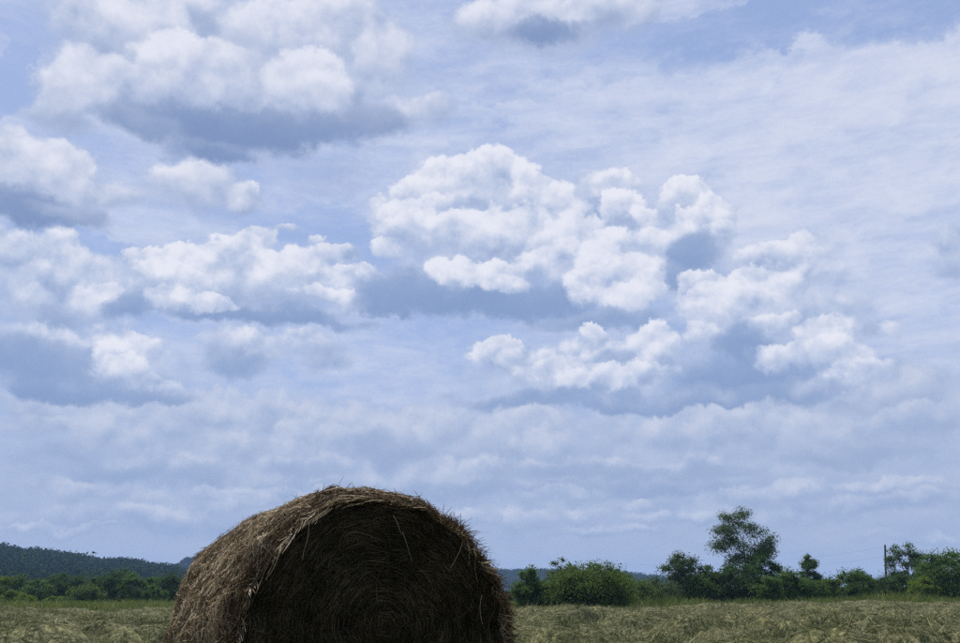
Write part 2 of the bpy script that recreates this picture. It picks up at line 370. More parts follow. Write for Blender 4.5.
def mesh(name, verts, faces, mats, parent=None, smooth=False, midx=None):
    """one mesh object out of numpy arrays (faces all of one size)"""
    verts = np.ascontiguousarray(verts, np.float32).reshape(-1, 3)
    faces = np.ascontiguousarray(faces, np.int32)
    k = faces.shape[1]
    me = bpy.data.meshes.new(name)
    me.vertices.add(len(verts)); me.vertices.foreach_set('co', verts.ravel())
    me.loops.add(faces.size); me.loops.foreach_set('vertex_index', faces.ravel())
    me.polygons.add(len(faces))
    me.polygons.foreach_set('loop_start', np.arange(0, faces.size, k, dtype=np.int32))
    me.polygons.foreach_set('loop_total', np.full(len(faces), k, np.int32))
    if smooth:
        me.polygons.foreach_set('use_smooth', np.ones(len(faces), bool))
    for m in (mats if isinstance(mats, (list, tuple)) else [mats]):
        me.materials.append(m)
    if midx is not None:
        me.polygons.foreach_set('material_index', np.asarray(midx, np.int32))
    me.update(calc_edges=True)
    o = bpy.data.objects.new(name, me)
    col.objects.link(o)
    if parent:
        o.parent = parent
    return o


def tag(o, label=None, cat=None, group=None, kind=None):
    for k, v in (('label', label), ('category', cat), ('group', group), ('kind', kind)):
        if v:
            o[k] = v
    return o


def empty(name, loc):
    o = bpy.data.objects.new(name, None)
    col.objects.link(o)
    o.location = loc
    o.empty_display_size = 0.3
    return o


def unit(v):
    return v / np.maximum(np.linalg.norm(v, axis=-1, keepdims=True), 1e-9)


def strands(P, width, sides=3, r=None, taper=0.35):
    """thin stalks along polylines P (n, k, 3); returns verts, quads"""
    r = r or rng
    n, k, _ = P.shape
    T = np.empty_like(P)
    T[:, 1:-1] = P[:, 2:] - P[:, :-2]; T[:, 0] = P[:, 1] - P[:, 0]; T[:, -1] = P[:, -1] - P[:, -2]
    T = unit(T)
    ref = unit(r.normal(size=(n, 1, 3)))
    A = unit(np.cross(T, ref)); B = np.cross(T, A)
    wt_ = np.ones(k); wt_[0] = 0.8; wt_[-1] = taper
    w = np.asarray(width).reshape(n, 1, 1) * wt_.reshape(1, k, 1) * 0.5
    rings = []
    if sides == 2:
        rings = [P - A * w, P + A * w]
    else:
        for s in range(sides):
            a = 2 * math.pi * s / sides
            rings.append(P + (A * math.cos(a) + B * math.sin(a)) * w)
    V = np.stack(rings, 2)                     # n, k, sides, 3
    idx = np.arange(n * k * sides).reshape(n, k, sides)
    F = []
    for s in range(1 if sides == 2 else sides):
        t = (s + 1) % sides
        F.append(np.stack([idx[:, :-1, s], idx[:, :-1, t], idx[:, 1:, t], idx[:, 1:, s]], -1).reshape(-1, 4))
    return V.reshape(-1, 3), np.concatenate(F)


def merge(*vf):
    V, F, o = [], [], 0
    for v, f in vf:
        V.append(v); F.append(f + o); o += len(v)
    return np.concatenate(V), np.concatenate(F)


def tube(pts, radii, sides=6):
    """a tapered limb along pts; quads, open at the far tip (drawn to a point)"""
    pts = np.asarray(pts, float); n = len(pts)
    T = np.gradient(pts, axis=0); T = unit(T)
    ref = np.array([0.31, 0.94, 0.13])
    A = unit(np.cross(T, ref)); B = np.cross(T, A)
    a = np.arange(sides) * 2 * math.pi / sides
    V = pts[:, None] + (A[:, None] * np.cos(a)[None, :, None] + B[:, None] * np.sin(a)[None, :, None]) * np.asarray(radii)[:, None, None]
    i = np.arange(n * sides).reshape(n, sides)
    F = np.stack([i[:-1], np.roll(i[:-1], -1, 1), np.roll(i[1:], -1, 1), i[1:]], -1).reshape(-1, 4)
    return V.reshape(-1, 3), F


# ------------------------------------------------------------------ materials
def material(name):
    m = bpy.data.materials.new(name)
    m.use_nodes = True
    m.node_tree.nodes.clear()
    return m, m.node_tree.nodes, m.node_tree.links


def ramp_node(N, stops):
    r = N.new('ShaderNodeValToRGB')
    e = r.color_ramp.elements
    while len(e) < len(stops):
        e.new(0.5)
    for x, (p, c) in zip(e, stops):
        x.position = p; x.color = (*c, 1.0)
    return r


def fibre(name, stops, trans=0.25, rough=0.7, patch=None, spec=0.15):
    """stalks and leaves: each piece its own tone, a little light passing through"""
    m, N, L = material(name)
    g = N.new('ShaderNodeNewGeometry')
    r = ramp_node(N, stops)
    fac = g.outputs['Random Per Island']
    if patch:                                   # slow change of tone from place to place
        tcn = N.new('ShaderNodeTexCoord')
        nz = N.new('ShaderNodeTexNoise'); nz.inputs['Scale'].default_value = patch[0]; nz.inputs['Detail'].default_value = 3.0
        L.new(tcn.outputs['Object'], nz.inputs['Vector'])
        mm = N.new('ShaderNodeMath'); mm.operation = 'MULTIPLY_ADD'
        L.new(nz.outputs['Fac'], mm.inputs[0]); mm.inputs[1].default_value = patch[1]; mm.inputs[2].default_value = -patch[1] * 0.5
        ad = N.new('ShaderNodeMath'); ad.operation = 'ADD'
        L.new(fac, ad.inputs[0]); L.new(mm.outputs[0], ad.inputs[1])
        fac = ad.outputs[0]
    L.new(fac, r.inputs[0])
    p = N.new('ShaderNodeBsdfPrincipled')
    L.new(r.outputs[0], p.inputs['Base Color'])
    p.inputs['Roughness'].default_value = rough
    p.inputs['Specular IOR Level'].default_value = spec
    t = N.new('ShaderNodeBsdfTranslucent'); L.new(r.outputs[0], t.inputs['Color'])
    x = N.new('ShaderNodeMixShader'); x.inputs[0].default_value = trans
    L.new(p.outputs[0], x.inputs[1]); L.new(t.outputs[0], x.inputs[2])
    o = N.new('ShaderNodeOutputMaterial'); L.new(x.outputs[0], o.inputs['Surface'])
    return m


def mottled(name, stops, scale, detail=6.0, rough=0.9, stretch=(1, 1, 1), bump=0.0, bump_scale=None):
    m, N, L = material(name)
    tcn = N.new('ShaderNodeTexCoord')
    mp = N.new('ShaderNodeMapping'); mp.inputs['Scale'].default_value = stretch
    L.new(tcn.outputs['Object'], mp.inputs['Vector'])
    nz = N.new('ShaderNodeTexNoise'); nz.inputs['Scale'].default_value = scale; nz.inputs['Detail'].default_value = detail
    nz.inputs['Roughness'].default_value = 0.65
    L.new(mp.outputs[0], nz.inputs['Vector'])
    r = ramp_node(N, stops); L.new(nz.outputs['Fac'], r.inputs[0])
    p = N.new('ShaderNodeBsdfPrincipled')
    L.new(r.outputs[0], p.inputs['Base Color'])
    p.inputs['Roughness'].default_value = rough
    p.inputs['Specular IOR Level'].default_value = 0.1
    if bump:
        n2 = N.new('ShaderNodeTexNoise'); n2.inputs['Scale'].default_value = bump_scale or scale * 4; n2.inputs['Detail'].default_value = 4
        L.new(mp.outputs[0], n2.inputs['Vector'])
        b = N.new('ShaderNodeBump'); b.inputs['Strength'].default_value = 0.8; b.inputs['Distance'].default_value = bump
        L.new(n2.outputs['Fac'], b.inputs['Height']); L.new(b.outputs[0], p.inputs['Normal'])
    o = N.new('ShaderNodeOutputMaterial'); L.new(p.outputs[0], o.inputs['Surface'])
    return m


M_GROUND = mottled('mown_ground', [(0.32, (.022, .026, .010)), (0.46, (.075, .080, .033)), (0.56, (.15, .15, .07)), (0.68, (.27, .26, .14))], 14.0, 10, bump=.05, bump_scale=16)
M_HAY = fibre('cut_hay', [(0.0, (.030, .042, .013)), (0.3, (.082, .102, .036)), (0.62, (.178, .184, .082)), (1.0, (.41, .385, .22))], .25, patch=(1.2, 2.6))
M_STUBBLE = fibre('green_stubble', [(0.0, (.05, .075, .02)), (0.6, (.09, .12, .035)), (1.0, (.17, .18, .07))], .3)
M_GRASS = fibre('tall_grass', [(0.0, (.055, .088, .018)), (0.5, (.092, .132, .028)), (0.85, (.14, .175, .045)), (1.0, (.27, .26, .10))], .4, patch=(.3, 1.5))
M_BARK = mottled('bark', [(0.3, (.035, .028, .022)), (0.7, (.085, .07, .055))], 6.0, 5, stretch=(1, 1, .25))
M_POLE = mottled('weathered_pole', [(0.3, (.045, .042, .04)), (0.7, (.08, .075, .07))], 5.0, 5, stretch=(1, 1, .15))
M_WIRE = mottled('wire', [(0.3, (.10, .10, .105)), (0.7, (.14, .14, .145))], 5.0)
M_BIRD = mottled('dark_feathers', [(0.3, (.012, .011, .010)), (0.7, (.03, .027, .024))], 30.0)
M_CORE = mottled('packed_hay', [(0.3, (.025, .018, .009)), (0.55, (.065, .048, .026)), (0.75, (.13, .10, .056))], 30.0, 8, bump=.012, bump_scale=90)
M_FACE = mottled('bale_end_hay', [(0.3, (.008, .006, .003)), (0.55, (.018, .014, .007)), (0.75, (.036, .028, .014))], 26.0, 8, bump=.012, bump_scale=80)  # darker than the barrel: cut stem ends, plus the end's shade in the colour
M_STRAW = fibre('bale_straw', [(0.0, (.068, .047, .025)), (0.35, (.225, .163, .086)), (0.7, (.46, .355, .21)), (1.0, (.76, .65, .47))], .22, patch=(5.0, 1.0))
M_STRAW_END = fibre('bale_end_straw', [(0.0, (.010, .008, .004)), (0.6, (.050, .040, .019)), (0.93, (.098, .078, .037)), (1.0, (.15, .12, .07))], .08, patch=(6.0, 1.1))  # darker copy of the barrel straw, with the end's shade in its tones
M_STRAW_RIM = fibre('bale_rim_straw', [(0.0, (.06, .036, .016)), (0.5, (.15, .095, .046)), (1.0, (.30, .21, .115))], .4)
M_STALK = fibre('pale_stalk', [(0.0, (.30, .24, .15)), (1.0, (.48, .41, .29))], .25)
LEAF = {
    'mid': fibre('leaf_green', [(0.0, (.048, .094, .022)), (0.6, (.078, .142, .032)), (1.0, (.115, .185, .046))], .48, spec=.05),
    'dark': fibre('leaf_dark', [(0.0, (.032, .064, .018)), (0.6, (.052, .096, .026)), (1.0, (.078, .130, .036))], .42, spec=.05),
    'bright': fibre('leaf_bright', [(0.0, (.075, .12, .014)), (0.6, (.12, .185, .022)), (1.0, (.17, .23, .04))], .45, spec=.05),
    'grey': fibre('leaf_greyish', [(0.0, (.046, .080, .032)), (0.6, (.076, .118, .048)), (1.0, (.115, .16, .072))], .40, spec=.05),
    'olive': fibre('leaf_olive', [(0.0, (.052, .090, .018)), (0.6, (.085, .134, .028)), (1.0, (.13, .18, .046))], .45, spec=.05),
}
M_WOOD = fibre('hill_wood', [(0.0, (.009, .020, .006)), (1.0, (.036, .066, .016))], .15, patch=(.10, 2.4), spec=.0, rough=1.0)
M_HILL = mottled('hill_ground', [(0.3, (.005, .010, .005)), (0.7, (.010, .018, .008))], .05)


# ================================================================== the ground
def bearing(x, y):
    return np.degrees(np.arctan2(x, y))


def field_edge(b):
    """how far the mown hay reaches, by bearing"""
    return 65.0 + 3.0 * np.sin(b * .21) + 12.0 * ss(b, 8, 20) + 2.0 * np.sin(b * .9) + 7.0 * (fbm(b * .55 + 50, b * 0, 35, 3) - .5)


def ground_z(x, y):
    x = np.asarray(x, float); y = np.asarray(y, float)
    b, d = bearing(x, y), np.hypot(x, y)
    z = 0.55 * ss(b, 7, 22) * (1 - ss(b, 60, 90)) * ss(d, 24, 78)
    z = z + 0.10 * (fbm(x / 13.0, y / 13.0, 3, 3) - 0.5) * ss(d, 10, 30)
    z = z + 0.55 * ss(d, 74, 150) * (1 - ss(b, 3, 12)) * ss(b, -80, -60)
    return z


def hay_z(x, y):
    """windrows and clumps of the cut hay lying on it"""
    b, d = bearing(x, y), np.hypot(x, y)
    row = np.sin((y + 0.16 * x + 1.3 * vnoise(x / 5.0, y / 5.0, 5)) * 2 * math.pi / 5.6)
    row = np.maximum(row, -0.2) * (0.4 + 0.9 * vnoise(x / 3.5, y / 2.2, 21))
    lump = fbm(x / 0.9, y / 0.9, 11, 3) - 0.42
    big = fbm(x / 2.8, y / 2.2, 13, 2) - 0.45
    m = 1 - ss(d, field_edge(b) - 3, field_edge(b) + 1)
    heap = ss(fbm(x / 1.5 + 40, y / 1.1, 17, 3), .48, .72) * (.08 + .60 * vnoise(x / 4, y / 3, 19)) * (1 - .55 * ss(d, 35, 70))
    return m * np.maximum(0.08 * row + 0.30 * np.maximum(lump, -.12) + 0.30 * np.maximum(big, -.1) + heap, -0.06) * ss(d, 1.5, 8)


ang = np.concatenate([np.linspace(-180, -40, 60, endpoint=False), np.linspace(-40, 40, 560, endpoint=False), np.linspace(40, 180, 60, endpoint=False)])
rad = np.concatenate([[0.02], np.linspace(0.6, 14, 40, endpoint=False), np.linspace(14, 90, 300, endpoint=False), np.geomspace(90, 4200, 60)])
AA, RR = np.meshgrid(np.radians(ang), rad)
GX, GY = RR * np.sin(AA), RR * np.cos(AA)
GZ = ground_z(GX, GY) + hay_z(GX, GY)
na, nr = len(ang), len(rad)
gi_ = np.arange(na * nr).reshape(nr, na)
GF = np.stack([gi_[:-1], gi_[1:], np.roll(gi_[1:], -1, 1), np.roll(gi_[:-1], -1, 1)], -1).reshape(-1, 4)
ground = mesh('ground', np.stack([GX, GY, GZ], -1), GF, M_GROUND, smooth=True)
tag(ground, kind='structure')


def scatter(n, d0, d1, power, half=38.0, r=rng):
    """points over the field, closer together near the viewer's end"""
    u = r.random(n)
    k = 2.0 - power
    d = (d0 ** k + u * (d1 ** k - d0 ** k)) ** (1 / k)
    b = np.radians(r.uniform(-half, half, n))
    return d * np.sin(b), d * np.cos(b), d


# cut hay lying loose over the field
def lying(n, d0, d1, power, len0, len1, wid, stand, r):
    x, y, d = scatter(n, d0, d1, power, r=r)
    keep = d < field_edge(bearing(x, y)) + 0.5
    x, y, d = x[keep], y[keep], d[keep]
    n = len(x)
    ln = r.uniform(len0, len1, n)
    a = r.uniform(0, 2 * math.pi, n)
    up = np.abs(r.normal(0, stand, n)); up = np.clip(up, 0, 1.35)
    dirx, diry, dirz = np.cos(a) * np.cos(up), np.sin(a) * np.cos(up), np.sin(up)
    t = np.linspace(-0.35, 0.65, 3)
    P = np.empty((n, 3, 3))
    z0 = ground_z(x, y) + hay_z(x, y) + r.uniform(-0.01, 0.05, n)
    bend = r.normal(0, .22, (n, 3))
    for i, tt in enumerate(t):
        P[:, i, 0] = x + dirx * ln * tt + bend[:, 0] * ln * tt * tt
        P[:, i, 1] = y + diry * ln * tt + bend[:, 1] * ln * tt * tt
        P[:, i, 2] = z0 + dirz * ln * (tt + 0.3) - 0.10 * ln * tt * tt
    w = wid * (0.6 + 0.8 * r.random(n)) * (0.55 + d / 38.0)
    return strands(P, w, 2, r)


r1 = np.random.default_rng(21)
hv = merge(lying(270000, 9, 82, 1.3, .07, .28, .0075, .45, r1), lying(50000, 9, 82, 1.3, .08, .26, .0075, .9, r1), lying(70000, 14, 34, 1.0, .06, .22, .0075, .5, r1))
tag(mesh('cut_hay', *hv, M_HAY), 'mown hay lying loose and clumped over the whole field', 'hay', kind='stuff')
tag(mesh('green_stubble', *lying(34000, 7, 82, 1.3, .08, .26, .009, .9, r1), M_STUBBLE), 'short green stubble showing through the mown hay', 'stubble', kind='stuff')

# ------------------------------------------------------------------ uncut grass beyond the field
r2 = np.random.default_rng(22)


def tall_grass(n, r):
    b = r.uniform(-38, 38, n)
    e = field_edge(b)
    d = e - 0.5 + (r.random(n) ** 1.6) * 70.0
    x, y = d * np.sin(np.radians(b)), d * np.cos(np.radians(b))
    hgt = (0.15 + 1.15 * fbm(x / 3.0, y / 5.0, 31, 3) ** 1.4) * r.uniform(.55, 1.15, n) * (0.55 + .45 * ss(d - e, 0, 5))
    hgt = hgt * (1.0 + 0.75 * np.exp(-((b - 12.2) / 2.0) ** 2) + 0.55 * np.exp(-((b - 25.0) / 3.0) ** 2))
    z = ground_z(x, y)
    lean = r.normal(0, .2, (n, 2))
    P = np.empty((n, 3, 3))
    for i, t in enumerate((0.0, 0.55, 1.0)):
        P[:, i, 0] = x + lean[:, 0] * hgt * t * t * 1.6
        P[:, i, 1] = y + lean[:, 1] * hgt * t * t * 1.6
        P[:, i, 2] = z - .03 + hgt * t * (1 - .12 * t)
    return strands(P, .035 * r.uniform(.6, 1.5, n), 2, r, taper=.15)


tag(mesh('tall_grass', *tall_grass(80000, r2), M_GRASS), 'band of tall green uncut grass beyond the mown hay', 'grass', kind='stuff')

# ================================================================== wooded hills
def crest(table, t):
    return np.interp(t, [a for a, _ in table], [b for _, b in table])


# bearing in degrees, height of the wood's skyline above eye level in degrees
NEAR_CREST = [(-39.73, 2.45), (-34.39, 2.94), (-30.66, 2.96), (-28.68, 2.96), (-27.90, 2.87), (-27.11, 2.73), (-25.51, 2.59), (-24.15, 2.45), (-23.31, 2.30), (-21.93, 2.32), (-20.49, 2.11), (-19.62, 2.06), (-18.74, 1.89), (-17.51, 1.32), (-15.65, 0.44)]
FAR_CREST = [(-20.31, 0.54), (-19.25, 1.30), (-18.82, 2.13), (-18.56, 2.43), (-17.64, 2.62), (-14.01, 2.49), (-8.38, 2.29), (-3.23, 1.93), (1.29, 1.88), (3.23, 1.93), (5.17, 1.93), (7.09, 1.86), (8.99, 1.79), (10.55, 1.60), (11.60, 1.47), (12.67, 0.99), (15.05, 0.32), (17.38, -0.03)]


def hill(name, table, b0, b1, d0, d1, tree_h, seed):
    nb, nd = 140, 26
    B, Dd = np.meshgrid(np.linspace(b0, b1, nb), np.linspace(d0, d1 * 1.35, nd))
    def zz(B, Dd):
        top = np.maximum(np.tan(np.radians(crest(table, B))) * d1 + CAM_H - tree_h, 0.4)
        up = ss(Dd, d0, d1) * (1 - .5 * ss(Dd, d1, d1 * 1.35))
        edge = ss(B, b0, b0 + 2) * (1 - ss(B, b1 - 1.0, b1))
        bmp = 1 + .10 * (fbm(B * .9, Dd / d1 * 6, seed, 3) - .5) * (1 - ss(Dd, d1 * .9, d1))
        return top * up * edge * bmp - 1.5
    X, Y = Dd * np.sin(np.radians(B)), Dd * np.cos(np.radians(B))
    i = np.arange(nb * nd).reshape(nd, nb)
    F = np.stack([i[:-1, :-1], i[:-1, 1:], i[1:, 1:], i[1:, :-1]], -1).reshape(-1, 4)
    tag(mesh(name, np.stack([X, Y, zz(B, Dd)], -1), F, M_HILL, smooth=True), kind='structure')
    return zz


def wood(name, label, zz, b0, b1, d0, d1, n, per, tree_h, leaf, seed, rows=None):
    """the wood that clothes a hill: crowns of leaf clumps, too many to count"""
    r = np.random.default_rng(seed)
    b = r.uniform(b0, b1, n); d = d0 + (d1 * 1.06 - d0) * np.sqrt(r.random(n))
    x, y = d * np.sin(np.radians(b)), d * np.cos(np.radians(b))
    h = tree_h * r.uniform(.6, 1.05, n)
    w = h * r.uniform(.6, .95, n)
    z = zz(b, d)
    v = unit(r.normal(size=(n, per, 3))) * (r.random((n, per, 1)) ** .35)
    C = np.empty((n, per, 3))
    C[..., 0] = x[:, None] + v[..., 0] * w[:, None] * .5
    C[..., 1] = y[:, None] + v[..., 1] * w[:, None] * .5
    C[..., 2] = z[:, None] + h[:, None] * (.46 + .50 * v[..., 2])
    C = C.reshape(-1, 3)
    m = len(C)
    nrm = unit(v.reshape(-1, 3) * .8 + r.normal(size=(m, 3)) * .45 + np.array([0, 0, .35]))
    a = unit(np.cross(nrm, r.normal(size=(m, 3)))); c = np.cross(nrm, a)
    s = (leaf * r.uniform(.5, 1.2, m))[:, None]
    V = np.stack([C - a * s, C - c * s * .7, C + a * s, C + c * s * .7], 1)
    tag(mesh(name, V.reshape(-1, 3), np.arange(m * 4).reshape(-1, 4), M_WOOD), label, 'wood', kind='stuff')


zl = hill('wooded_hill', NEAR_CREST, -44, -14, 330, 900, 9.0, 41)
wood('hill_wood', 'dense dark wood covering the low hill at the left edge', zl, -44, -14.5, 360, 900, 6500, 44, 12.0, 1.25, 43)
zf = hill('distant_hill', FAR_CREST, -21, 15, 950, 1500, 8.0, 51)
wood('distant_wood', 'blue hazy wood on the long far ridge behind the bale', zf, -20.2, 14.4, 1000, 1500, 5200, 20, 11.0, 1.9, 53)


flat_z = lambda b, d: ground_z(d * np.sin(np.radians(b)), d * np.cos(np.radians(b))) - .3
wood('field_hedge', 'low dark hedge closing the fields far behind the trees', flat_z, -40, 40, 185, 205, 1500, 60, 3.0, .42, 57)

# ================================================================== trees and bushes
def crown_mesh(r, h, w, base, clumps, leaves, leaf, flat, openness, top_bias, lean):
    """leaf-sized faces gathered in clumps through the crown's volume; base = height where the crown starts"""
    ch = h - base
    # clump centres
    v = unit(r.normal(size=(clumps, 3)))
    rad_ = r.random(clumps) ** (.33 if openness < .5 else .22)
    cz = v[:, 2] * rad_
    taper = 1 - top_bias * np.clip(cz, 0, 1) - .12 * np.clip(-cz, 0, 1)
    cc = np.stack([v[:, 0] * rad_ * taper * w * .40, v[:, 1] * rad_ * taper * w * .40, base + ch * (.48 + .42 * cz)], -1)
    if base < .12 * h:                          # a bush is leafy down to the ground
        q = np.arange(clumps) % 3 == 0
        cc[q, 2] = base + ch * r.uniform(.02, .30, q.sum())
    cc[:, 0] += lean * (cc[:, 2] - base)
    cr = w * r.uniform(.10, .19, clumps) * (1.12 - .45 * openness)
    k = max(8, int(leaves * 2.1) // clumps)
    d = unit(r.normal(size=(clumps, k, 3)))
    rr = r.random((clumps, k, 1)) ** .5
    P = cc[:, None] + d * rr * cr[:, None, None] * np.array([1.15, 1.15, flat])
    big_ = np.where(rr[..., 0] < .42, 1.0 + (1.3 if openness < .5 else .3), 1.0).ravel()     # denser sprays towards a clump's middle
    P = P.reshape(-1, 3)
    hi = np.quantile(P[:, 2], .995)
    P[:, 2] = base + (P[:, 2] - base) * (h - base) / (hi - base)
    lo_, hi_ = np.quantile(P[:, 0], .012), np.quantile(P[:, 0], .988)
    gx = w / (hi_ - lo_)
    P[:, :2] *= gx
    cc = cc * np.array([gx, gx, 1.0])
    ok = P[:, 2] > 0.02
    P, big_ = P[ok], big_[ok]
    n = len(P)
    out = unit(P - np.array([lean * ch * .5, 0, base + ch * .4]))
    nrm = unit(out * .6 + r.normal(size=(n, 3)) * .75 + np.array([0, 0, .35]))
    a = unit(np.cross(nrm, r.normal(size=(n, 3)))); b = np.cross(nrm, a)
    s = (leaf * 1.05 * big_ * r.uniform(.55, 1.35, n))[:, None]
    V = np.stack([P - a * s, P - b * s * .55 + nrm * s * .12, P + a * s, P + b * s * .55 + nrm * s * .12], 1)
    return V.reshape(-1, 3), np.arange(n * 4).reshape(-1, 4), cc


def tree(name, label, cat, x, y, h, w, mat, seed, base=0.25, clumps=40, leaves=3200, leaf=.11, flat=.8, openness=.2, top_bias=.35,
         lean=0.0, stems=1, group=None):
    r = np.random.default_rng(seed)
    z = float(ground_z(x, y)) - .05
    root = empty(name, (x, y, z))
    tag(root, label, cat, group)
    V, F, cc = crown_mesh(r, h, w, base * h, clumps, leaves, leaf, flat, openness, top_bias, lean)
    limbs = []
    top = h * (.72 if stems == 1 else .5)
    tr = max(.05, h * .017)
    for s in range(stems):
        off = r.normal(0, .09 * w, 2) if stems > 1 else np.zeros(2)
        t = np.linspace(0, 1, 6)
        px = off[0] * (.3 + t) + lean * top * t * .6 + r.normal(0, .012 * h, 6) * t
        py = off[1] * (.3 + t) + r.normal(0, .012 * h, 6) * t
        limbs.append(tube(np.stack([px, py, t * top], -1), tr * (1 - .8 * t) / math.sqrt(stems), 6))
        pick = r.choice(len(cc), min(len(cc), 14 // stems + 2), replace=False)
        for q in pick:
            c = cc[q]
            t0 = np.clip((c[2] - .30 * w) / top, .25, .95)
            i = t0 * 5
            a = np.array([np.interp(i, range(6), px), np.interp(i, range(6), py), t0 * top])
            mid = (a + c) / 2 + np.array([0, 0, -.04 * h]) + r.normal(0, .02 * h, 3)
            limbs.append(tube([a, mid, c], np.array([.42, .28, .08]) * tr * (1.15 - .6 * t0), 4))
    mesh('trunk', *merge(*limbs), M_BARK, root, smooth=True)
    mesh('crown', V, F, LEAF[mat], root)
    return root


